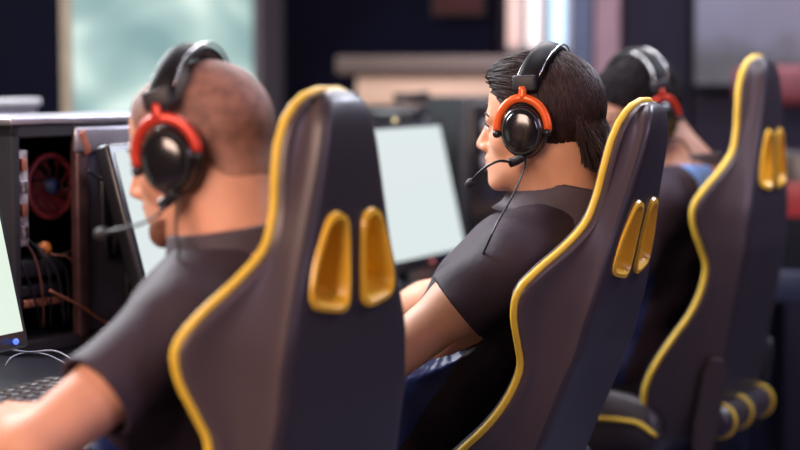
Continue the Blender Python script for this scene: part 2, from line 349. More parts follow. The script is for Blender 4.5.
# fan
fan = obj('fan', tubem([(math.cos(a)*.062, 0, math.sin(a)*.062) for a in np.arange(16)*math.pi/8], .006, 8, 3, True), M['fan_red'], case, (.143, .055, .290))
fan.scale = (.90, 1, .90)
bm = bmesh.new()
for k in range(9):
    a = k*2*math.pi/9; P = []
    for rr, da, w in ((.016, 0, .010), (.034, .25, .018), (.056, .5, .026)):
        for s, yy in ((-1, .006), (1, -.006)):
            aa = a+da+s*w/rr*.5; P.append(bm.verts.new((math.cos(aa)*rr, yy, math.sin(aa)*rr)))
    bm.faces.new((P[0], P[1], P[3], P[2])); bm.faces.new((P[2], P[3], P[5], P[4]))
bmesh.ops.solidify(bm, geom=bm.faces[:], thickness=.0015)
obj('blades', bm, M['fan_red'], fan)
bm = bmesh.new(); cyl(bm, (0, -.010, 0), (0, .010, 0), .017); obj('hub', bm, M['blue_plastic'], fan)
bm = bmesh.new()
for rr in (.02, .033, .046, .058): tube(bm, [(math.cos(a)*rr, -.014, math.sin(a)*rr) for a in np.arange(24)*math.pi/12], .0010, 5, closed=True)
obj('grille', bm, M['plastic'], fan)
bm = bmesh.new(); box(bm, (.09, .10, .145), (.14, .12, .030), bev=.003); box(bm, (.09, .10, .105), (.14, .11, .022), bev=.003); obj('graphics_card', bm, M['matte'], case)
bm = bmesh.new(); box(bm, (.10, .035, .085), (.10, .012, .014), bev=.002); obj('card_connector', bm, M['copper'], case)
bm = bmesh.new(); cyl(bm, (.115, .04, .178), (.115, .05, .178), .014); obj('orange_knob', bm, mat('orange_plastic', (.8, .25, .05), .4, noise=.1), case)
for k in range(7):
    x = .03+.02*k; P = [(x, .04, .22-.01*k), (x+.02*math.sin(k), .02, .17), (x+.03, .015, .10+.01*k), (x+.05+.01*math.cos(k*2), .03, .04)]
    obj('wire', tubem(P, .0022, 6, 5), [M['plastic'], M['wire_brown'], M['plastic'], M['matte']][k % 4], case)
# cables draped over the right half of the case
obj('wire', tubem([(.17, -.01, .32), (.24, -.014, .28), (.30, -.014, .2), (.345, -.014, .12), (.38, -.01, .05)], .0026, 6, 6), M['plastic'], case)
obj('wire', tubem([(.08, -.004, .11), (.15, -.012, .075), (.2, -.012, .045), (.26, -.010, .02)], .0026, 6, 6), M['copper'], case)
# second dark case beside the farthest monitor
pl = W(464, 100, 4.75)
c2 = thing('computer_case', 'closed black computer case standing right of the farthest monitor', 'computer case', (pl.x, pl.y, DZ), R_(16))
obj('chassis', boxm((.12, .16, .215), (.24, .32, .43), .008), M['matte'], c2)
obj('front_panel', boxm((.12, -.006, .215), (.21, .014, .40), .005), M['gloss'], c2)
for k in range(3): obj('drive_cover', boxm((.12, -.016, .36-.045*k), (.15, .008, .03), .002), M['steel'], c2)
# clutter behind the farthest monitor, on the rear desk
RZ = DZ+.05
def on_desk(px, f): r, D = rpx(px, f); p = FR(f, r, DZ); return p
p = on_desk(470, 2.2); o = thing('storage_box', 'grey blue box behind the farthest monitor, near the middle player\'s face', 'box', p, ROW)
obj('body', boxm((0, 0, .20), (.16, .2, .40), .01), M['grey'], o); obj('lid', boxm((0, 0, .408), (.17, .21, .022), .006), M['grey'], o)
p = on_desk(404, 2.21); o = thing('printer', 'black machine with rounded top standing behind the farthest monitor', 'machine', p, ROW)
obj('body', boxm((0, 0, .18), (.26, .28, .36), .03), M['matte'], o); obj('lid', boxm((0, .02, .378), (.22, .22, .05), .02), M['plastic'], o)
pc = p+Vector((0, 0, .411))
tag(obj('coiled_cable', tubem([pc+Vector((.045*math.cos(a)+.02, .045*math.sin(a), .006*a*.3)) for a in np.arange(0, 14, .7)], .007, 8, 3), M['plastic']), 'black coiled cable lying on the black machine behind the farthest monitor', 'cable')
p = on_desk(428, 1.96)
o = thing('orange_bottle', 'small orange bottle standing behind the farthest monitor', 'bottle', p, 0)
bm = bmesh.new(); cyl(bm, (0, 0, 0), (0, 0, .34), .03); cyl(bm, (0, 0, .34), (0, 0, .365), .03, .014); obj('body', bm, mat('orange_brown', (.55, .2, .1), .4, noise=.1), o)
bm = bmesh.new(); cyl(bm, (0, 0, .365), (0, 0, .385), .014); obj('cap', bm, M['plastic'], o)
# pale flat device standing upper left, behind the open case
p = W(10, 108, 4.4)
t = thing('monitor', 'dark monitor back with a pale grey top edge at the upper left', 'monitor', FR(p.dot(FV), p.dot(RV)-.16, RZ), ROW)
zt = zpy(104, 4.4)-RZ
obj('casing', boxm((0, 0, zt-.13), (.50, .03, .26), .008), M['steel'], t)
obj('top_edge', boxm((0, -.004, zt+.004), (.50, .045, .018), .006), M['pale'], t)
obj('stand', boxm((0, .02, (zt-.13)/2), (.06, .03, zt-.13), .006), M['plastic'], t); obj('foot', boxm((0, .02, .008), (.22, .15, .016), .004), M['plastic'], t)
# ------------------------------------------------------------------ gaming chair
BL = .80
S_ = [0, .006, .018, .035, .06, .10, .15, .195, .23, .27, .305, .345, .385, .425, .465, .53, .58, .64, .69, .73, .77, .80]
W_ = [.034, .053, .071, .086, .097, .105, .110, .130, .172, .222, .248, .242, .222, .204, .206, .222, .240, .252, .252, .242, .222, .195]
F_ = [-.022, -.020, -.017, -.014, -.012, -.012, -.013, -.013, -.006, .008, .018, .014, .000, -.014, -.016, -.004, .016, .040, .054, .056, .046, .028]
T_ = [.036, .045, .052, .057, .060, .061, .062, .064, .067, .071, .075, .078, .083, .082, .082, .081, .08, .08, .078, .075, .07, .06]
U_ = [.022, .036, .048, .058, .067, .079, .094, .109, .124, .138, .149, .154, .156, .158, .160, .160, .162, .164, .166, .166, .162, .155]
def sp(s, A):                                                     # smooth interpolation of the tables
    xs = np.array(S_); A = np.array(A); i = int(np.clip(np.searchsorted(xs, s)-1, 0, len(xs)-2))
    t = (s-xs[i])/(xs[i+1]-xs[i]); m = np.gradient(A, xs); h = xs[i+1]-xs[i]
    if i < 3: return A[i]*(1-t)+A[i+1]*t
    return (2*t**3-3*t*t+1)*A[i]+(t**3-2*t*t+t)*h*m[i]+(-2*t**3+3*t*t)*A[i+1]+(t**3-t*t)*h*m[i+1]
def bend(s): return .30*max(0, .34-s)**2                            # the headrest leans a little forward again
def back_loft():
    ss = list(S_[:4])+list(np.linspace(.045, .80, 46)); rings = []
    for s in ss:
        w, f, tb, uc = (sp(s, A) for A in (W_, F_, T_, U_)); e = min(1, s/.05); bo = .030*e
        ctl = [(0, -tb), (uc*.55, -tb+.001), (uc*.90, -tb+.004), (uc+.003, -tb+.022), (uc*.55+w*.45+.004, (-tb+.03)*.45+f*.55-.006), (w-.003, f-.012), (w, f), (w-.010, f+.010*e+.002),
               (w-.032, f+.016*e), (w*.72, f*.6+.012*e), (w*.5, f*.2-.002), (w*.25, -.006), (0, -.008)]
        if e < 1: ctl = [(x, y if y < f else f+(y-f)*e) for x, y in ctl]
        h = catmull(ctl, 4); left = [(-x, y) for x, y in h[::-1][1:-1]]
        rings.append([Vector((x, y+bend(s), BL-s+.020*math.exp(-(s/.05)**2)*min(1, max(0, (f-.004-y)/tb)))) for x, y in list(map(tuple, h))+left])
    bm = bmesh.new(); R = [[bm.verts.new(v) for v in r] for r in rings]; n = len(R[0])
    for i in range(len(R)-1):
        for k in range(n):
            fc = bm.faces.new((R[i][k], R[i][(k+1) % n], R[i+1][(k+1) % n], R[i+1][k]))
            j = k if k <= n//2 else n-k
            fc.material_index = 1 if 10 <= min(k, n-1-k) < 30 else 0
    bm.faces.new(R[0][::-1]); bm.faces.new(R[-1])
    bmesh.ops.recalc_face_normals(bm, faces=bm.faces[:])
    return bm
SLOT = [(.021, .158), (.044, .149), (.062, .158), (.083, .205), (.094, .238), (.086, .252), (.034, .260), (.020, .250)]   # (u, s) outline of the right-hand opening
def slot_outline(g, n=4, sgn=1):
    P = np.array(SLOT); c = P.mean(0); Q = []
    for p in P:
        d = p-c; L = np.linalg.norm(d); Q.append(c+d*(L+g)/L)
    m = len(Q); out = []
    for i in range(m):                                           # rounded corners
        a, b, d = Q[i-1], Q[i], Q[(i+1) % m]
        for t in (0, .5, 1):
            p = b+(a-b)*.28*(1-t)**2*1 + (d-b)*.28*t**2; out.append(p)
    return [(sgn*x, BL-y) for x, y in out]
def build_back_mesh():
    me = bpy.data.meshes.new('backrest'); bm = back_loft(); bm.to_mesh(me); bm.free(); me.shade_smooth()
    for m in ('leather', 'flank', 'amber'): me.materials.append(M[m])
    o = bpy.data.objects.new('tmp', me); C.objects.link(o); cuts = []
    for sg in (1, -1):
        out = slot_outline(.004, sgn=sg); b = bmesh.new()
        A = [b.verts.new((x, -.16, z)) for x, z in out]; B = [b.verts.new((x, .12, z)) for x, z in out]; n = len(out)
        b.faces.new(A); b.faces.new(B[::-1])
        for i in range(n): b.faces.new((A[i], B[i], B[(i+1) % n], A[(i+1) % n]))
        bmesh.ops.recalc_face_normals(b, faces=b.faces[:])
        m2 = bpy.data.meshes.new('cut'); b.to_mesh(m2); b.free(); c = bpy.data.objects.new('cut', m2); C.objects.link(c); cuts.append(c)
        md = o.modifiers.new('b', 'BOOLEAN'); md.object = c; md.operation = 'DIFFERENCE'; md.solver = 'EXACT'
    dg = bpy.context.evaluated_depsgraph_get(); res = bpy.data.meshes.new_from_object(o.evaluated_get(dg)); res.name = 'backrest'
    for c in cuts+[o]: bpy.data.objects.remove(c)
    return res
back_me = build_back_mesh(); back_me.shade_smooth()
try: back_me.set_sharp_from_angle(angle=R_(50))
except Exception: pass
def mesh_of(bm, name, m, smooth=True):
    me = bpy.data.meshes.new(name); bmesh.ops.recalc_face_normals(bm, faces=bm.faces[:]); bm.to_mesh(me); bm.free()
    for mm in (m if isinstance(m, (list, tuple)) else [m]): me.materials.append(mm)
    if smooth: me.shade_smooth()
    return me
def piping_mesh():
    L = [Vector((-sp(s, W_)-.001, sp(s, F_)+bend(s)+.001, BL-s)) for s in list(np.linspace(.795, .06, 60))+[.035, .018, .006]]
    top = [Vector((x, -.022+bend(0), BL+.002)) for x in (-.024, 0, .024)]
    return tube(bmesh.new(), L+top+[Vector((-v.x, v.y, v.z)) for v in L[::-1]], .0059, 10)
def liner_mesh(sg):
    n = 24; a = slot_outline(.011, sgn=sg); b = slot_outline(-.003, sgn=sg); c = slot_outline(-.006, sgn=sg)
    bm = bmesh.new()
    def yb(x, z): s = BL-z; return -sp(s, T_)+bend(s)+.006*(abs(x)/.12)**2
    def yf(x, z): s = BL-z; return bend(s)+.002
    prof = [[(x, yb(x, z)+.002, z) for x, z in a], [(x, yb(x, z)-.005, z) for x, z in slot_outline(.009, sgn=sg)], [(x, yb(x, z)-.006, z) for x, z in slot_outline(.002, sgn=sg)],
            [(x, yb(x, z)+.001, z) for x, z in b], [(x, yb(x, z)+.030, z) for x, z in slot_outline(-.010, sgn=sg)], [(x, yf(x, z), z) for x, z in c], [(x, yf(x, z)+.004, z) for x, z in a], [(x, yf(x, z)-.008, z) for x, z in a]]
    R = [[bm.verts.new(p) for p in r] for r in prof]; n = len(R[0])
    for i in range(len(R)-1):
        for k in range(n): bm.faces.new((R[i][k], R[i][(k+1) % n], R[i+1][(k+1) % n], R[i+1][k]))
    return bm
def cover_mesh(sg):
    # long hexagonal cover over the recline joint on the flank
    poly = [(-.020, -.12), (-.025, -.06), (-.025, .055), (-.013, .085), (.013, .085), (.025, .055), (.025, -.06), (.020, -.12)]
    bm = bmesh.new(); prism(bm, poly, 0, .019, .003)
    bmesh.ops.transform(bm, matrix=Matrix.Rotation(R_(90), 4, 'X'), verts=bm.verts)      # now x, z outline with thickness along -y
    ang = math.atan2(.13, .075)
    bmesh.ops.transform(bm, matrix=Matrix.Rotation(-ang-.0, 4, 'Z'), verts=bm.verts)
    bmesh.ops.translate(bm, verts=bm.verts, vec=(-.172, -.058, .10))
    if sg > 0: bmesh.ops.scale(bm, verts=bm.verts, vec=(-1, 1, 1))
    return bm
def seat_mesh():
    ss = np.linspace(0, 1, 15); bm = bmesh.new(); R = []
    for t in ss:
        y = -.19+.50*t; e = math.sin(min(1, t/.12)*math.pi/2)*math.sin(min(1, (1-t)/.10)*math.pi/2); e = .35+.65*e
        w = .262; hb = .045*math.sin(math.pi*min(1, .25+t*.6)); z0 = .0-.055*e; zt = .052*e
        ctl = [(0, z0), (w*.8, z0), (w*.98, z0+.02), (w, zt*.6), (w*.93, zt+hb), (w*.75, zt+hb*.7), (w*.55, zt*.75), (0, zt*.7)]
        h = catmull(ctl, 4); R.append([(x, y, z) for x, z in h]+[(-x, y, z) for x, z in h[::-1][1:-1]])
    R = [[bm.verts.new(p) for p in r] for r in R]; n = len(R[0])
    for i in range(len(R)-1):
        for k in range(n): bm.faces.new((R[i][k], R[i][(k+1) % n], R[i+1][(k+1) % n], R[i+1][k]))
    bm.faces.new(R[0]); bm.faces.new(R[-1][::-1]); return bm
def seatpipe_mesh():
    w = .264; P = []
    for t in np.linspace(0, 1, 14): P.append((-w+.001, -.19+.50*t*.97, .042*(.35+.65*math.sin(min(1, t/.12)*math.pi/2))))
    P += [(-w+.04, .312, .03), (0, .318, .028), (w-.04, .312, .03)]; P += [(-x, y, z) for x, y, z in P[:14][::-1]]
    return tube(bmesh.new(), catmull(P, 3), .0048, 8)
CM = dict(
    piping=mesh_of(piping_mesh(), 'piping', M['yellow']), linL=mesh_of(liner_mesh(-1), 'slot_liner', M['amber']), linR=mesh_of(liner_mesh(1), 'slot_liner', M['amber']),
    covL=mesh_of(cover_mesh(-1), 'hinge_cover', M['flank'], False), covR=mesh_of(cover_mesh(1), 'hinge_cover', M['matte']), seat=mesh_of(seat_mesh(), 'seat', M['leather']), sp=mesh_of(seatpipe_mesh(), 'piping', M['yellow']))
for k in ('linL', 'linR'):
    try: CM[k].set_sharp_from_angle(angle=R_(40))
    except Exception: pass
bm = bmesh.new(); tube(bm, catmull([(x, 0, 0) for x in np.linspace(-.17, .17, 9)], 2), [.020]+[.033]*15+[.020], 18); CM['roll'] = mesh_of(bm, 'rear_roll', M['leather'])
bm = bmesh.new(); tube(bm, [(0, .034*math.cos(a), .034*math.sin(a)) for a in np.arange(20)*math.pi/10], .0055, 8, closed=True); CM['ring'] = mesh_of(bm, 'trim_ring', M['yellow'])
bm = bmesh.new(); box(bm, (0, .03, 0), (.36, .30, .03), bev=.006); cyl(bm, (0, .03, -.03), (0, .03, -.012), .05); CM['plate'] = mesh_of(bm, 'tilt_mechanism', M['plastic'])
bm = bmesh.new(); prism(bm, [(.02, -.025), (.02, .025), (.30, .018), (.30, -.018)], 0, .03, .006); CM['spoke'] = mesh_of(bm, 'base_leg', M['plastic'])
bm = bmesh.new(); cyl(bm, (0, -.022, 0), (0, -.006, 0), .028); cyl(bm, (0, .006, 0), (0, .022, 0), .028); cyl(bm, (0, 0, 0), (0, 0, .045), .01); CM['caster'] = mesh_of(bm, 'caster', M['plastic'])
def link(name, me, parent, loc=(0, 0, 0), rot=(0, 0, 0)):
    o = bpy.data.objects.new(name, me); C.objects.link(o); o.parent = parent; o.location = loc; o.rotation_euler = rot; return o
PV = (-.20, .0)
CHAIRS = {}
def chair(top, a, rec, lab, key):
    zp = top.z-BL*math.cos(rec)-(-.022+bend(0))*math.sin(rec)
    ytop = (-.022+bend(0))*math.cos(rec)-BL*math.sin(rec)
    F = Vector((-math.sin(a), math.cos(a), 0)); Rr = Vector((math.cos(a), math.sin(a), 0))
    root = Vector((top.x, top.y, 0))-F*(PV[0]+ytop)
    t = thing('gaming_chair', lab, 'chair', root, a, 'racing style gaming chairs in a row')
    b = link('backrest', back_me, t, (0, PV[0], zp), (rec, 0, 0))
    link('piping', CM['piping'], b); link('slot_liner', CM['linL'], b); link('slot_liner', CM['linR'], b)
    link('hinge_cover', CM['covL'], b); link('hinge_cover', CM['covR'], b)
    r = link('rear_roll', CM['roll'], t, (0, PV[0]-.085, zp+.035))
    for x in (-.14, -.02, .14): link('trim_ring', CM['ring'], r, (x, 0, 0))
    s = link('seat', CM['seat'], t, (0, 0, zp)); link('piping', CM['sp'], s)
    link('tilt_mechanism', CM['plate'], t, (0, 0, zp-.072))
    bm = bmesh.new(); cyl(bm, (0, .03, .10), (0, .03, zp-.09), .026); cyl(bm, (0, .03, .06), (0, .03, .10+(zp-.2)*.5), .036); obj('gas_lift', bm, M['plastic'], t)
    for k in range(5):
        an = k*2*math.pi/5+.3; o = link('base_leg', CM['spoke'], t, (0, .03, .075), (0, 0, an))
        link('caster', CM['caster'], o, (.285, 0, -.047), (0, 0, .7*k))
    CHAIRS[key] = dict(root=root, F=F, R=Rr, zp=zp, rec=rec, a=a)
chair(W(328, 92, 2.42), R_(59), R_(9), 'nearest black gaming chair with yellow piping, behind the buzz-cut player at left', 1)
chair(W(644, 102, 3.02), R_(66), R_(21.5), 'reclined black gaming chair with yellow piping behind the straight-haired player in the middle', 2)
chair(W(757, 58, 4.02), R_(63), R_(9), 'farthest black gaming chair at right, its yellow trimmed seat edge and hinge cover showing', 3)
# ------------------------------------------------------------------ volume sculpting
class Vol:
    def __init__(s, lo, hi, h):
        s.lo = np.array(lo, float); s.h = h; s.n = np.ceil((np.array(hi)-s.lo)/h).astype(int)+1
        s.D = np.full(tuple(s.n), 4*h+.05, np.float32)
    def region(s, lo, hi):
        a = np.clip(np.floor((np.array(lo)-s.lo)/s.h).astype(int), 0, s.n); b = np.clip(np.ceil((np.array(hi)-s.lo)/s.h).astype(int)+1, 0, s.n)
        if (b <= a).any(): return None, None
        ax = [(s.lo[i]+np.arange(a[i], b[i])*s.h).astype(np.float32) for i in range(3)]
        g = np.stack(np.meshgrid(*ax, indexing='ij'), -1); return tuple(slice(a[i], b[i]) for i in range(3)), g
    def apply(s, f, lo, hi, k=.01, op='u', pad=.05):
        lo = np.array(lo, float)-pad; hi = np.array(hi, float)+pad
        sl, g = s.region(lo, hi)
        if sl is None: return
        d = f(g).astype(np.float32); A = s.D[sl]
        if op == 'u':
            h_ = np.maximum(k-np.abs(A-d), 0)/k; s.D[sl] = np.minimum(A, d)-h_*h_*k*.25
        elif op == 's':
            h_ = np.maximum(k-np.abs(A+d), 0)/k; s.D[sl] = np.maximum(A, -d)+h_*h_*k*.25
        elif op == 'i': s.D[sl] = np.maximum(A, d)
    def ell(s, c, r, Rm=None, k=.01, op='u'):
        c = np.array(c, float); r = np.array(r, float); Rm = np.eye(3) if Rm is None else np.array(Rm)
        def f(g):
            p = (g-c.astype(np.float32)) @ Rm.astype(np.float32); q = p/r.astype(np.float32); k0 = np.linalg.norm(q, axis=-1); k1 = np.linalg.norm(q/r.astype(np.float32), axis=-1)
            return k0*(k0-1)/np.maximum(k1, 1e-4)
        m = r.max(); s.apply(f, c-m, c+m, k, op)
    def cap(s, a, b, ra, rb, k=.02, op='u'):
        a = np.array(a, float); b = np.array(b, float)
        def f(g):
            ab = (b-a).astype(np.float32); t = np.clip(((g-a.astype(np.float32)) @ ab)/float(ab @ ab), 0, 1)
            return np.linalg.norm(g-a.astype(np.float32)-t[..., None]*ab, axis=-1)-(ra+(rb-ra)*t)
        m = max(ra, rb); s.apply(f, np.minimum(a, b)-m, np.maximum(a, b)+m, k, op)
    def plane(s, p, n, k=.003):                                      # keep the side opposite to n
        p = np.array(p); n = np.array(n); sl, g = s.region(s.lo, s.lo+s.n*s.h)
        s.D[sl] = np.maximum(s.D[sl], ((g-p.astype(np.float32)) @ n.astype(np.float32)))
    def mesh(s, name, origin, m):
        D = s.D.copy()
        for ax in range(3):
            for i in (0, -1):
                idx = [slice(None)]*3; idx[ax] = i; D[tuple(idx)] = 4*s.h
        g = openvdb.FloatGrid(4*s.h); g.copyFromArray(np.ascontiguousarray(np.clip(D, -4*s.h, 4*s.h)))
        pts, quads = g.convertToQuads(0.0)
        P = (np.array(pts, float)*s.h+s.lo-np.array(origin)); q = np.array(quads)
        a, b, c = P[q[:, 0]], P[q[:, 1]], P[q[:, 2]]; vol = np.einsum('ij,ij->i', a, np.cross(b, c)).sum()
        if vol < 0: q = q[:, ::-1]
        me = bpy.data.meshes.new(name); me.vertices.add(len(P)); me.vertices.foreach_set('co', P.astype(np.float32).ravel())
        me.loops.add(q.size); me.loops.foreach_set('vertex_index', q.astype(np.int32).ravel())
        me.polygons.add(len(q)); me.polygons.foreach_set('loop_start', np.arange(0, q.size, 4, dtype=np.int32)); me.polygons.foreach_set('loop_total', np.full(len(q), 4, np.int32))
        me.update(calc_edges=True); me.validate()
        for mm in (m if isinstance(m, (list, tuple)) else [m]): me.materials.append(mm)
        me.shade_smooth(); return me
def headframe(c, yaw, pitch, roll, sc_):
    Rm = (Matrix.Rotation(yaw, 3, 'Z') @ Matrix.Rotation(-pitch, 3, 'X') @ Matrix.Rotation(roll, 3, 'Y'))
    return np.array(Rm), np.array(c), sc_
def hp(fr, p): Rm, c, s = fr; return c+Rm @ (np.array(p, float)*s)
def sculpt_head(V, fr, k=.008):
    Rm, c, s = fr
    def E(p, r, k=.012, op='u'): V.ell(hp(fr, p), np.array(r)*s, Rm, k*s, op)
    def K(a, b, ra, rb, k=.01, op='u'): V.cap(hp(fr, a), hp(fr, b), ra*s, rb*s, k*s, op)
    E((0, -.020, .036), (.074, .094, .086)); E((0, .032, .045), (.060, .058, .060), .03)
    E((0, .034, -.020), (.060, .058, .070), .02); E((0, .030, -.068), (.052, .058, .040), .02)
    for x in (-1, 1):
        E((x*.044, .050, -.024), (.022, .026, .024), .02); K((x*.058, -.005, -.052), (x*.020, .072, -.098), .014, .013, .025)
    E((0, .080, -.098), (.020, .016, .015), .02); E((0, .066, -.062), (.030, .030, .030), .02)
    K((-.030, .078, .024), (.030, .078, .024), .010, .010, .014)
    for x in (-1, 1): E((x*.032, .098, .001), (.019, .017, .013), .012, 's')
    for x in (-1, 1): E((x*.031, .0745, .000), (.0135, .0135, .0125), .003); K((x*.043, .081, .014), (x*.018, .089, .016), .005, .005, .01)
    K((0, .088, .012), (0, .1095, -.030), .0075, .0105, .012)
    for x in (-1, 1): E((x*.011, .098, -.036), (.009, .011, .008), .008)
    E((0, .094, -.056), (.021, .0085, .0065), .006); E((0, .092, -.0685), (.019, .0095, .0075), .006); K((-.022, .100, -.0625), (.022, .100, -.0625), .0016, .0016, .004, 's')
    for x in (-1, 1):
        E((x*.073, -.008, -.004), (.007, .018, .030), .008); E((x*.079, -.008, -.004), (.003, .012, .022), .004)
def limb_frame(up, F):
    U = np.array(up, float); U /= np.linalg.norm(U); F = np.array(F, float); F = F-U*(F @ U); F /= np.linalg.norm(F); X = np.cross(F, U); return np.stack([X, F, U], 1)
def hand(V, wr, d, side, up, s=1.):
    """palm with four curled fingers and a thumb, from wrist wr along d"""
    d = np.array(d, float); d /= np.linalg.norm(d); up = np.array(up, float); up -= d*(up @ d); up /= np.linalg.norm(up); x = np.cross(d, up)*side
    wr = np.array(wr)
    V.ell(wr+d*.045*s, (.040*s, .048*s, .015*s), np.stack([x, d, up], 1), .012)
    for i, (off, L) in enumerate(((-.028, .068), (-.010, .076), (.009, .070), (.026, .056))):
        a = wr+d*.080*s+x*off*s; b = a+(d*.75*L-up*.12*L+up*.010)*s*.55; c = b+(d*.6-up*.8)*L*.30*s; e = c+(d*.25-up*.95)*L*.22*s
        V.cap(a-d*.03*s, b, .0095*s, .0085*s, .006); V.cap(b, c, .0085*s, .0078*s, .003); V.cap(c, e, .0078*s, .0065*s, .003)
    a = wr+d*.025*s-x*.030*s; b = a+(d*.7-x*.7)*.034*s; c = b+(d*.9-x*.15-up*.2)*.032*s
    V.cap(a, b, .013*s, .0105*s, .008); V.cap(b, c, .0105*s, .008*s, .003)
def person(key, J, fr, h, label, skin, trouser, shirt_blue, hairf):
    """J: joints in world space"""
    J = {k: np.array(tuple(v), float) for k, v in J.items()}
    hip, nb, F = J['hip'], J['neck'], J['F']; TF = limb_frame(nb-hip, F); X, Yf, U = TF[:, 0], TF[:, 1], TF[:, 2]; TL = np.linalg.norm(nb-hip)
    allp = np.array([hip, nb, fr[1], J['shL'], J['shR'], J['elL'], J['elR'], J['wrL'], J['wrR'], J['wrL']+F*.17, J['wrR']+F*.17])
    lo = allp.min(0)-.15; hi = allp.max(0)+.15; lo[2] = hip[2]-.15
    base = np.array([hip[0], hip[1], hip[2]-.09])
    def torso(V, g=0., kk=.05):
        at = lambda t: hip+(nb-hip)*t
        V.ell(at(.02), (.165+g, .115+g, .12+g), TF, kk); V.ell(at(.32)+Yf*.01, (.145+g, .105+g, .19+g), TF, kk); V.ell(at(.68)+Yf*.0, (.155+g, .108+g, .17+g), TF, kk)
        V.cap(J['shL'], J['shR'], .050+g, .050+g, kk); V.ell(at(.80)-Yf*.02, (.13+g, .085+g, .09+g), TF, kk)
        for s in ('shL', 'shR'): V.cap(nb+U*.004-Yf*.015, J[s]+U*.004, .044+g*.6, .040+g, kk)
    V = Vol(lo, hi, h)
    torso(V, -.008)
    for s, sd in (('L', -1), ('R', 1)):
        sh, el, wr = J['sh'+s], J['el'+s], J['wr'+s]
        V.cap(sh, sh+(el-sh)*.4, .050, .047, .03); V.cap(sh+(el-sh)*.35, el, .046, .037, .02); V.cap(el, el+(wr-el)*.4, .038, .039, .015); V.cap(el+(wr-el)*.35, wr, .038, .025, .02)
        hand(V, wr, J.get('hd'+s, wr-el), sd, (0, 0, 1))
    sculpt_head(V, fr)
    V.cap(hp(fr, (0, -.022, -.045)), nb-U*.02, J['nr'][0], J['nr'][0]+.006, .03)
    V.cap(hp(fr, (0, -.045, -.01)), nb-Yf*.03, .045, .055, .03)
    body = obj('person', V.mesh('person', base, skin)); body.location = base; tag(body, label, 'person', 'players at the desk')
    eb = obj('eyebrow', tubem([hp(fr, p)-base for p in ((-.046, .080, .020), (-.034, .0895, .026), (-.018, .0925, .022))], [.0012, .0026, .0024], 8, 4), M['brow'], body)
    eb = obj('eyebrow', tubem([hp(fr, p)-base for p in ((.046, .080, .020), (.034, .0895, .026), (.018, .0925, .022))], [.0012, .0026, .0024], 8, 4), M['brow'], body)
    for sx in (-1, 1):
        bm = bmesh.new(); bmesh.ops.create_uvsphere(bm, u_segments=16, v_segments=10, radius=.0115*fr[2], matrix=Matrix.Translation(Vector(hp(fr, (sx*.031, .0785, .0005))-base)))
        ey = obj('eye', bm, M['eyewhite'], body)
        bm = bmesh.new(); bmesh.ops.create_uvsphere(bm, u_segments=12, v_segments=8, radius=.0055*fr[2], matrix=Matrix.Translation(Vector(hp(fr, (sx*.031, .0855, .000))-base))); obj('iris', bm, M['iris'], ey)
        obj('eyelid', tubem([hp(fr, p)-base for p in ((sx*.043, .082, .002), (sx*.036, .0895, .0065), (sx*.028, .0915, .0075), (sx*.019, .087, .003))], .0016, 8, 4), M['brow'], body)
    # jersey
    V = Vol(lo, hi, max(h, .004)); torso(V, .004)
    for s in ('L', 'R'):
        sh, el = J['sh'+s], J['el'+s]; d = el-sh; tt = J['sl'][0]
        e2 = sh+d*tt; V.cap(sh, sh+d*tt*1.25, .061, .060, .03)
    g = V.region(V.lo, V.lo+V.n*V.h)[1]
    # cloth folds
    q = g-hip.astype(np.float32); xx = q @ X.astype(np.float32); yy = q @ Yf.astype(np.float32); uu = q @ U.astype(np.float32)
    w = np.sin(uu*58+5*np.sin(xx*11+key)+4*np.sin(yy*13))*.5+np.sin(uu*38-yy*45+xx*30+key*2)*.5
    V.D[:] += (w*.0042*np.clip(1.25-uu/TL, .15, 1)).astype(np.float32)
    for s in ('L', 'R'):
        sh, el = J['sh'+s], J['el'+s]; d = (el-sh); L = np.linalg.norm(d); d = d/L; cut = sh+d*L*J['sl'][0]
        # beyond the hem plane, near the arm, nothing of the sleeve is kept
        pp = g-cut.astype(np.float32); al = pp @ d.astype(np.float32); rad = np.linalg.norm(pp-al[..., None]*d.astype(np.float32), axis=-1)
        near = (rad < .085) & (al > -.02); V.D[near] = np.maximum(V.D[near], al[near])
        hole = (rad-.052); inner = np.maximum(hole, np.maximum(-al-.02, al-.05)); V.D[:] = np.maximum(V.D, -inner)
    # neckline
    nn = U*.93+Yf*-.0; nn /= np.linalg.norm(nn); pn = nb+U*.020
    pp = g-pn.astype(np.float32); al = pp @ (U*.95+Yf*.30).astype(np.float32); V.D[:] = np.maximum(V.D, al)
    rad = np.linalg.norm((g-nb.astype(np.float32))-((g-nb.astype(np.float32)) @ U.astype(np.float32))[..., None]*U.astype(np.float32), axis=-1)
    V.D[:] = np.maximum(V.D, (uu*0+(-(hip+U*(-.06)-hip) @ U))-uu-.12+0*uu)
    me = V.mesh('jersey', base, [M['shirt'], M['blue'], M['sky_cloth']]); o = obj('jersey', me, None, body)
    n = len(me.polygons); cc = np.zeros(n*3); me.polygons.foreach_get('center', cc); cc = cc.reshape(-1, 3)+base-hip
    px, py, pu = cc @ X, cc @ Yf, cc @ U; mi = np.zeros(n, np.int32)
    mi[:] = shirt_blue(px, py, pu/TL)
    for s in ('L', 'R'):
        sh, el = J['sh'+s], J['el'+s]; d = el-sh; L = np.linalg.norm(d); al = (cc+hip-sh) @ (d/L); rr = np.linalg.norm(cc+hip-sh-al[:, None]*(d/L), axis=1)
        mi[(rr < .075) & (al > .03) & (al < L*(J['sl'][0]+.04))] = 0
    me.polygons.foreach_set('material_index', mi)
    # collar: an upright band around the neck
    bm = bmesh.new(); rings = []; ax = (U*.92-Yf*-.22); ax /= np.linalg.norm(ax); cF = Yf-ax*(Yf @ ax); cF /= np.linalg.norm(cF); cX = np.cross(cF, ax)
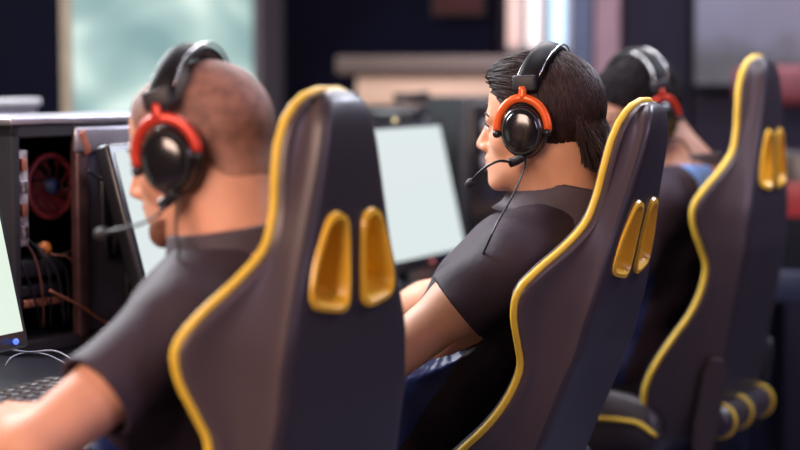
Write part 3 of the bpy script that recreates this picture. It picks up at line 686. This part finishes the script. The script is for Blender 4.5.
    for (dz, ra) in ((-.030, .094), (-.014, .083), (.006, .0775), (.034, .0745), (.038, .0725), (.034, .0705), (-.02, .072)):
        rings.append([bm.verts.new(Vector(nb+J.get('col', np.zeros(3))+ax*(dz+.022*(-math.cos(t)*.6))+cX*math.sin(t)*ra*.93+cF*math.cos(t)*ra*1.06-base)) for t in np.arange(36)*2*math.pi/36])
    for i in range(len(rings)):
        a, b = rings[i], rings[(i+1) % len(rings)]
        for k in range(36): bm.faces.new((a[k], a[(k+1) % 36], b[(k+1) % 36], b[k]))
    obj('collar', bm, M['collar'], body)
    # trousers and shoes
    Fh = np.array(F); Xh = np.array([Fh[1], -Fh[0], 0]); z0 = 0.
    kn = [hip+Fh*.40+Xh*s*.13+np.array([0, 0, .03]) for s in (-1, 1)]; an = [k*np.array([1, 1, 0])+Fh*(.05)+np.array([0, 0, .10]) for k in kn]
    P = np.array([hip, *kn, *an]); V = Vol(P.min(0)-.16, P.max(0)+.16, .009)
    V.ell(hip-U*.02, (.18, .135, .12), TF, .04)
    for i in (0, 1): V.cap(hip+Xh*(-1, 1)[i]*.09, kn[i], .092, .066, .04); V.cap(kn[i], an[i], .066, .050, .03)
    obj('trousers', V.mesh('trousers', base, trouser), None, body)
    for i in (0, 1):
        V = Vol(an[i]-.25, an[i]+.3, .007); a = an[i]; V.cap(a-np.array([0, 0, .05])-Fh*.03, a+Fh*.15-np.array([0, 0, .07]), .042, .036, .02); V.ell(a-np.array([0, 0, .02]), (.045, .05, .06), None, .02)
        V.plane((0, 0, .004), (0, 0, -1)); obj('shoe', V.mesh('shoe', base, M['shoe']), None, body)
    hairf(body, base, fr, h)
    return body, base
# ------------------------------------------------------------------ hair
def scalp_vol(fr, g, h, flo, fhi):
    Rm, c, s = fr; V = Vol(c-.17, c+.17, h)
    def E(p, r, k=.012, op='u'): V.ell(hp(fr, p), np.array(r)*s, Rm, k*s, op)
    E((0, -.020, .036), (.074+g, .094+g, .086+g)); E((0, .032, .045), (.060+g, .058+g*.8, .060+g), .03)
    sl, G = V.region(V.lo, V.lo+V.n*V.h); L = ((G-c.astype(np.float32)) @ Rm.astype(np.float32))/s
    return V, L
def buzz_hair(m):
    def f(body, base, fr, h):
        V, L = scalp_vol(fr, .0035, .003, 0, 0); Rm, c, s = fr
        V.ell(hp(fr, (0, -.045, -.035)), np.array((.062, .055, .055))*s, Rm, .02)
        x, y, z = L[..., 0], L[..., 1], L[..., 2]
        front = np.where(z > .045, .058+(z-.045)*.35, np.where(z > -.01, .022+(z+.01)*.66, .004))       # hairline seen from the side
        cut = np.maximum(y-front, -(z+.098)-np.clip(y+.0, -.1, 0)*.15)
        V.D[:] = np.maximum(V.D, (cut*s).astype(np.float32))
        n = np.sin(x*900)*np.sin(y*870)*np.sin(z*910); V.D[:] += (n*.0007).astype(np.float32)
        obj('hair', V.mesh('hair', base, m), None, body)
    return f
def curly_hair(m):
    def f(body, base, fr, h):
        V, L = scalp_vol(fr, .013, .0035, 0, 0); Rm, c, s = fr
        V.ell(hp(fr, (0, -.05, -.03)), np.array((.068, .055, .055))*s, Rm, .02)
        x, y, z = L[..., 0], L[..., 1], L[..., 2]
        front = np.where(z > .055, .098, np.where(z > .01, .035+(z-.01)*1.3, .006)); cut = np.maximum(y-front, -(z+.06))
        V.D[:] = np.maximum(V.D, (cut*s).astype(np.float32))
        n = np.sin(x*300+2*np.sin(y*170))*np.sin(y*280+2*np.sin(z*190))*np.sin(z*310+2*np.sin(x*150)); V.D[:] += (n*.006).astype(np.float32)
        obj('hair', V.mesh('hair', base, m), None, body)
    return f
def strand_hair(m, mshell):
    def f(body, base, fr, h):
        Rm, c, s = fr; V, L = scalp_vol(fr, .0035, .003, 0, 0)
        V.ell(hp(fr, (0, -.050, -.020)), np.array((.058, .049, .044))*s, Rm, .015)
        x, y, z = L[..., 0], L[..., 1], L[..., 2]
        front = np.where(z > .088, .092, np.where(z > .010, .026+(z-.01)*.62, .016)); low = -(z-.004)+y*.58
        V.D[:] = np.maximum(V.D, (np.maximum(y-front, low)*s).astype(np.float32))
        hair = obj('hair', V.mesh('hair', base, mshell), None, body)
        # combed strands following the skull
        N = 22000; th = rng.uniform(0, 2*np.pi, N); ph = rng.uniform(-.50, 1, N)     # ph = sin(latitude)
        ctr = np.array([0, -.020, .036]); rad = np.array([.0830, .0985, .0955])
        cl = np.sqrt(np.clip(1-ph**2, 0, 1)); u = np.stack([cl*np.cos(th), cl*np.sin(th), ph], 1); P = ctr+u*rad
        keep = ~((P[:, 1] > .022+(P[:, 2]-.01)*.62) & (P[:, 2] < .090)) & (P[:, 2] > -.022+.50*np.minimum(P[:, 1], 0)); keep &= ~((P[:, 2] < -.008) & (P[:, 1] > -.072)); P = P[keep]; u = u[keep]; N = len(P)
        whorl = np.array([.01, -.075, .115])
        P[:, 1] += np.clip(P[:, 1]-ctr[1], 0, 1)*.16; pts = [P.copy()]; lift = rng.uniform(-.003, .0045, N)+np.clip(P[:, 1]-.02, 0, .06)*rng.uniform(0, .12, N); ln = rng.uniform(.6, 1.15, N)
        cur = P.copy(); K = 9; jit = rng.normal(0, 1, (N, 3))*.16
        for k in range(K):
            rd = rad*np.stack([np.ones(N), np.where(cur[:, 1] > ctr[1], 1.16+.16*np.clip((cur[:, 2]-.05)/.04, 0, 1), 1), np.ones(N)], 1); q = (cur-ctr)/rd; n = q/rd; n /= np.linalg.norm(n, axis=1)[:, None]
            top = np.clip((cur[:, 2]-.06)/.04, 0, 1)*np.clip((cur[:, 1]+.02)/.04, 0, 1)
            down = np.stack([.0*cur[:, 0], -.25-2.2*np.clip((cur[:, 1]+.01)/.06, 0, 1), -1+0*cur[:, 0]], 1)
            back = np.stack([.45*np.sign(cur[:, 0]-.02), -.9+0*cur[:, 0], .10+0*cur[:, 0]], 1)
            d = down*(1-top)[:, None]+back*top[:, None]+jit; 
            free = (cur[:, 2] < -.035) | ((cur[:, 2] < .012) & (cur[:, 1] < -.085))
            dt = d-n*(d*n).sum(1)[:, None]; dt[free] = d[free]*.9-.12*n[free]; dt /= np.linalg.norm(dt, axis=1)[:, None]
            step = .0125*ln; cur = cur+dt*step[:, None]
            q = (cur-ctr)/rd; L_ = np.linalg.norm(q, axis=1); tgt = 1+(lift+.0015)/.09
            fx = ~free; cur[fx] = ctr+((cur-ctr)/L_[:, None]*tgt[:, None])[fx]
            stop = ((cur[:, 2] < -.034) & (cur[:, 1] > -.088)) | (cur[:, 2] < (-.016+.55*np.clip(cur[:, 1], -.11, .05)-.010*rng.random(N))); cur[stop] = pts[-1][stop]+(cur[stop]-pts[-1][stop])*.1
            pts.append(cur.copy())
        A = np.stack(pts, 1)                                          # N,K+1,3 local
        Wd = c+(A*s) @ Rm.T-base; verts = []; faces = []; K1 = A.shape[1]
        tng = np.gradient(Wd, axis=1); tng /= np.linalg.norm(tng, axis=2)[..., None]+1e-9; ref = Wd-(c-base)-(np.array([0, -.012, .034]) @ Rm.T)
        sd = np.cross(tng, ref); sd /= np.linalg.norm(sd, axis=2)[..., None]+1e-9; up = np.cross(sd, tng)
        r = .00085*np.sin(np.linspace(.45, 1, K1)*np.pi*.96)[None, :, None]+.00012
        ring = np.stack([Wd+sd*r, Wd+up*r, Wd-sd*r], 2).reshape(-1, 3); idx = np.arange(N*K1*3).reshape(N, K1, 3)
        qs = []
        for j in range(3): qs.append(np.stack([idx[:, :-1, j], idx[:, :-1, (j+1) % 3], idx[:, 1:, (j+1) % 3], idx[:, 1:, j]], -1).reshape(-1, 4))
        q = np.concatenate(qs); me = bpy.data.meshes.new('hair_strands')
        me.vertices.add(len(ring)); me.vertices.foreach_set('co', ring.astype(np.float32).ravel()); me.loops.add(q.size); me.loops.foreach_set('vertex_index', q.astype(np.int32).ravel())
        me.polygons.add(len(q)); me.polygons.foreach_set('loop_start', np.arange(0, q.size, 4, dtype=np.int32)); me.polygons.foreach_set('loop_total', np.full(len(q), 4, np.int32)); me.update(calc_edges=True)
        me.materials.append(m); me.shade_smooth()
        o = obj('hair_strands', me, None, hair); o['kind'] = 'stuff'
    return f
M['hair1'] = mat('short_auburn_hair', (.21, .095, .07), .62, noise=.25, nscale=60, bump=.6, bscale=500, bdist=.002)
def fade(m, other, z0, z1):
    nt = m.node_tree; b = nt.nodes['Principled BSDF']; src = b.inputs['Base Color'].links[0].from_socket
    tc = nt.nodes.new('ShaderNodeTexCoord'); sx = nt.nodes.new('ShaderNodeSeparateXYZ'); nt.links.new(tc.outputs['Object'], sx.inputs[0])
    n = nt.nodes.new('ShaderNodeTexNoise'); n.inputs['Scale'].default_value = 400; nt.links.new(tc.outputs['Object'], n.inputs['Vector'])
    a = nt.nodes.new('ShaderNodeMath'); a.operation = 'MULTIPLY_ADD'; a.inputs[1].default_value = .02; nt.links.new(n.outputs['Fac'], a.inputs[0]); nt.links.new(sx.outputs['Z'], a.inputs[2])
    r = nt.nodes.new('ShaderNodeMapRange'); r.inputs['From Min'].default_value = z0; r.inputs['From Max'].default_value = z1; nt.links.new(a.outputs[0], r.inputs['Value'])
    mx = nt.nodes.new('ShaderNodeMix'); mx.data_type = 'RGBA'; nt.links.new(r.outputs['Result'], mx.inputs['Factor']); mx.inputs['A'].default_value = (*other, 1); nt.links.new(src, mx.inputs['B']); nt.links.new(mx.outputs['Result'], b.inputs['Base Color'])
M['hair2'] = mat('dark_brown_hair', (.026, .010, .009), .48, noise=.35, nscale=50, spec=.35)
M['hair2s'] = mat('dark_hair_shell', (.012, .007, .007), .6, noise=.3, nscale=50)
M['hair3'] = mat('black_curly_hair', (.008, .006, .008), .85, spec=.15, noise=.4, nscale=90, bump=.6, bscale=250, bdist=.003)
M['beard'] = mat('auburn_beard', (.16, .06, .035), .8, noise=.3, nscale=200)
M['brow'] = mat('brow_hair', (.03, .015, .012), .7, noise=.2)
M['eyewhite'] = mat('eye_white', (.75, .72, .70), .2, noise=.02)
M['iris'] = mat('dark_iris', (.03, .018, .01), .15, noise=.1)
def V3(p): return np.array(tuple(p))
def joints(ch, neck, head, shw, elL, wrL, elR, wrR, sl, nr=.054, fwd=.17, up=.11, shdrop=.055, yaw=None):
    c = CHAIRS[ch]; F = np.array(c['F']) if yaw is None else np.array([-math.sin(yaw), math.cos(yaw), 0]); Rr = np.array([F[1], -F[0], 0])
    hip = np.array(c['root'])+np.array(c['F'])*(-.20+fwd); hip[2] = c['zp']+up
    nb = V3(neck)
    return dict(hip=hip, neck=nb, F=F, shL=nb-Rr*shw-np.array([0, 0, shdrop]), shR=nb+Rr*shw-np.array([0, 0, shdrop]), elL=V3(elL), elR=V3(elR), wrL=V3(wrL), wrR=V3(wrR), sl=np.array([sl]), nr=np.array([nr]))
# nearest player
fr1 = headframe(W(200, 153, 2.5), R_(71), R_(14), 0, .95)
J = joints(1, W(226, 254, 2.47), None, .170, W(30, 450, 2.22), FR(1.50, 1.88, .795), FR(1.32, 2.40, .80), FR(1.42, 2.03, .79), .60, yaw=R_(66))
J['shL'] = V3(W(186, 326, 2.38)); J['hdL'] = np.array(FV)+.3*np.array(RV); J['hdR'] = np.array(FV)-.2*np.array(RV)
blue1 = lambda x, y, u: ((u < .5) & (y > -.03)).astype(int)
b1, base1 = person(1, J, fr1, .0042, 'person with an auburn buzz cut, dark jersey, seated in the nearest chair at left', M['skin1'], M['trouser_khaki'], blue1, buzz_hair(M['hair1']))
fade(M['hair1'], (.50, .25, .18), fr1[1][2]-base1[2]-.050, fr1[1][2]-base1[2]+.035)
def beard(fr, base, body):
    Rm, c, s = fr; V = Vol(c-.17, c+.17, .003)
    def E(p, r, k=.012, op='u'): V.ell(hp(fr, p), np.array(r)*s, Rm, k*s, op)
    E((0, .031, -.070), (.0545, .060, .042)); E((0, .081, -.098), (.023, .019, .018), .02)
    for x in (-1, 1): V.cap(hp(fr, (x*.058, -.005, -.052)), hp(fr, (x*.020, .072, -.098)), .016*s, .016*s, .02)
    sl, G = V.region(V.lo, V.lo+V.n*V.h); L = ((G-c.astype(np.float32)) @ Rm.astype(np.float32))/s
    V.D[:] = np.maximum(V.D, ((L[..., 2]+.077-np.clip(.03-L[..., 1], 0, .1)*.3)*s).astype(np.float32)); V.D[:] = np.maximum(V.D, ((.0-L[..., 1])*s).astype(np.float32))
    obj('beard', V.mesh('beard', base, M['beard']), None, body)
beard(fr1, base1, b1)
# middle player
fr2 = headframe(W(539, 126, 3.1), R_(70), R_(2), 0, .905)
J = joints(2, W(558, 216, 3.12), None, .175, W(378, 368, 2.98), FR(1.50, 2.76, .79), W(462, 296, 3.36), FR(1.50, 3.10, .79), .42, yaw=R_(66))
J['shL'] = V3(W(513, 262, 2.98)); J['col'] = np.array([-.004, -.008, .020]); J['hdL'] = np.array(FV); J['hdR'] = np.array(FV)
blue2 = lambda x, y, u: np.where((u > .93) & (y < -.02) & (x < -.02) & (x > -.07), 2, ((u < .58) & (y > -.035)).astype(int))
b2, base2 = person(2, J, fr2, .0032, 'person with straight dark hair, dark and blue jersey, seated in the middle facing left', M['skin2'], M['trouser_blue'], blue2, strand_hair(M['hair2'], M['hair2s']))
# far player
fr3 = headframe(W(636, 114, 4.1), R_(120), R_(14), R_(-6), .93)
J = joints(3, W(684, 174, 4.12), None, .185, W(585, 330, 3.95), FR(1.50, 3.75, .79), FR(1.42, 4.25, .82), FR(1.52, 4.05, .79), .62, yaw=R_(66), shdrop=.05)
J['hdL'] = np.array(FV); J['hdR'] = np.array(FV)
blue3 = lambda x, y, u: np.where((u > .86) & (x < -.02) & (x > -.12) & (y < .03), 2, ((u < .7) & (y > -.04)).astype(int))
b3, base3 = person(3, J, fr3, .0046, 'person with short black curly hair, leaning forward between the two farther chairs', M['skin3'], M['trouser'], blue3, curly_hair(M['hair3']))
# ------------------------------------------------------------------ headsets
def headset(fr, m, lab, boom, cable, over=.0, tilt=0.):
    Rm, c, s = fr; q = Matrix([list(r) for r in Rm]).to_4x4()
    t = thing('headset', lab, 'headset', Vector(c)); t.rotation_mode = 'QUATERNION'; t.rotation_quaternion = q.to_quaternion(); t.scale = (s, s, s)
    arc = []
    for a in np.linspace(-math.pi*.5, math.pi*.5, 15):
        x = math.sin(a)*(.097); z = .070+over+math.cos(a)*.073
        arc.append((x, -.004-.026*math.cos(a), z))
    hb = obj('headband', tubem(arc, .010, 12, 2, flat=(2.0, .75), up=None), M['band'], t)
    # padding under the band and stitched edge
    arc2 = [(x*.93, y, .070+(z-.070)*.88) for x, y, z in arc[3:-3]]
    obj('padding', tubem(arc2, .010, 12, 2, flat=(1.7, .7)), M['leather'], hb)
    for dy in (-.020, .020): obj('edge_trim', tubem([(x*1.02, y+dy, z+.002) for x, y, z in arc[1:-1]], .0016, 6, 2), M['silver'], hb)
    for sg in (-1, 1):
        xs = sg*.104
        obj('slider_block', boxm((sg*.098, -.004, .078+over), (.018, .042, .028), .004), M['matte'], t)
        ar = obj('yoke', tubem([(xs, -.002, .072+over), (xs+sg*.002, 0, .050)], .0055, 8, 3, flat=(1.4, .8)), m, t)
        pts = [(xs-sg*.004*abs(math.cos(a)), .002+math.cos(a)*.0465, -.002+math.sin(a)*.054) for a in np.linspace(-.10, math.pi+.10, 19)]
        obj('yoke_arc', tubem(pts, .0070, 8, 1, flat=(1.15, .85), up=(1, 0, 0)), m, ar)
        bm = bmesh.new()
        prof = [(.074, .036), (.076, .042), (.086, .043), (.092, .041), (.094, .037)]
        def ringset(prof, bm):
            R = [[bm.verts.new((sg*x, .002+math.cos(a)*r_*.98, -.006+math.sin(a)*r_*1.16)) for a in np.arange(28)*2*math.pi/28] for x, r_ in prof]
            for i in range(len(R)-1):
                for k in range(28): bm.faces.new((R[i][k], R[i][(k+1) % 28], R[i+1][(k+1) % 28], R[i+1][k]))
            bm.faces.new(R[0]); bm.faces.new(R[-1][::-1])
        ringset(prof, bm); cu = obj('ear_cushion', bm, M['leather'], t)
        bm = bmesh.new(); ringset([(.090, .037), (.093, .0405), (.102, .0405), (.108, .038), (.111, .033), (.1115, .0315), (.1125, .031), (.1145, .026), (.1165, .016), (.117, .006)], bm); cp = obj('ear_cup', bm, M['gloss'], t)
        bm = bmesh.new(); tube(bm, [(sg*.1105, .002+math.cos(a)*.034*.98, -.006+math.sin(a)*.034*1.16) for a in np.arange(28)*2*math.pi/28], .0016, 6, closed=True); obj('cup_ring', bm, M['matte'], cp)
        for y in (-.044, .048):
            bm = bmesh.new(); cyl(bm, (sg*.098, y, -.010), (sg*.108, y, -.010), .007); obj('pivot', bm, M['plastic'], cp)
    # microphone on the left cup
    P = [(-.104, .016, -.052)]+list(boom)
    bm = bmesh.new(); tube(bm, catmull([(-.104, .000, -.050), (-.104, .014, -.058), (-.103, .026, -.062)], 4), .0085, 10); obj('boom_joint', bm, M['plastic'], t)
    bo = obj('boom', tubem([(-.103, .022, -.061)]+list(boom), .0024, 8, 8), M['plastic'], t)
    e = Vector(boom[-1]); d = (e-Vector(boom[-2])).normalized(); bm = bmesh.new()
    tube(bm, [e-d*.006, e-d*.002, e+d*.006, e+d*.012, e+d*.015], [.004, .0072, .0078, .006, .002], 12); obj('microphone', bm, M['matte'], bo)
    obj('cable', tubem(cable, .0020, 8, 8), M['plastic'], t)
    return t
def loc(fr, w): Rm, c, s = fr; return tuple((Rm.T @ (V3(w)-c))/s)
headset(fr2, M['orange'], 'orange and black headset worn by the straight-haired player in the middle',
        [loc(fr2, W(499, 161, 2.98)), loc(fr2, W(486, 167, 2.99)), loc(fr2, W(477, 175, 3.0)), loc(fr2, W(471, 182, 3.01))],
        [(-.104, -.004, -.052), loc(fr2, W(523, 172, 2.97)), loc(fr2, W(513, 195, 2.93)), loc(fr2, W(498, 222, 2.895)), loc(fr2, W(487, 245, 2.90)), loc(fr2, W(476, 270, 3.02))], over=.0)
headset(fr1, M['red'], 'red and black headset worn by the buzz-cut player nearest the camera',
        [loc(fr1, W(160, 213, 2.36)), loc(fr1, W(140, 224, 2.36)), loc(fr1, W(120, 229, 2.37)), loc(fr1, W(104, 233, 2.38))],
        [(-.104, -.004, -.052), loc(fr1, W(176, 232, 2.38)), loc(fr1, W(179, 248, 2.37)), loc(fr1, W(176, 275, 2.42))])
headset(fr3, M['red'], 'red and black headset worn by the curly-haired player farthest away',
        [(-.098, .06, -.075), (-.085, .09, -.085), (-.07, .105, -.088)],
        [(-.104, -.004, -.052), loc(fr3, W(680, 140, 3.98)), loc(fr3, W(690, 152, 3.98)), loc(fr3, W(694, 165, 3.95))])
# ------------------------------------------------------------------ lights
def area(name, loc_, target, size, power, col, sy=None):
    l = bpy.data.lights.new(name, 'AREA'); l.energy = power; l.color = col; l.size = size
    if sy: l.shape = 'RECTANGLE'; l.size_y = sy
    o = bpy.data.objects.new(name, l); C.objects.link(o); o.location = loc_
    o.rotation_euler = (Vector(target)-Vector(loc_)).to_track_quat('-Z', 'Y').to_euler(); return o
area('window_light', FR(2.95, 2.9, 2.2), FR(1.2, 3.0, 1.0), 1.4, 92, (.92, .95, 1), .7)
area('fill_light_front', FR(1.4, -.9, 2.5), FR(1.2, 2.4, .9), 1.6, 175, (1, .70, .57))  # added warm fill, behind-left of the camera, to light the chair flanks
area('ceiling_light_rear', FR(.1, 4.6, 2.9), FR(.8, 3.0, 1.0), .8, 90, (.80, .84, 1))
area('ceiling_light_back', FR(2.0, 4.9, 2.9), FR(.6, 3.2, 1.1), 1.6, 75, (1, .97, 1), .35)
area('ceiling_light_over', FR(1.1, 3.2, 2.92), FR(1.0, 2.9, 1), .8, 26, (.95, .92, 1))
area('fill_light_side', FR(-2.2, 2.0, 2.4), FR(1, 2.6, .9), 1.2, 34, (.86, .68, .98))  # added dim fill from the right, brightens the central panels of the backrests
w = bpy.data.worlds.new('World'); sc.world = w; w.use_nodes = True; w.node_tree.nodes['Background'].inputs[0].default_value = (.10, .09, .16, 1); w.node_tree.nodes['Background'].inputs[1].default_value = .3
sc.view_settings.view_transform = 'Standard'; sc.view_settings.look = 'None'; sc.view_settings.exposure = 0; sc.view_settings.gamma = 1; sc.view_settings.use_curve_mapping = False
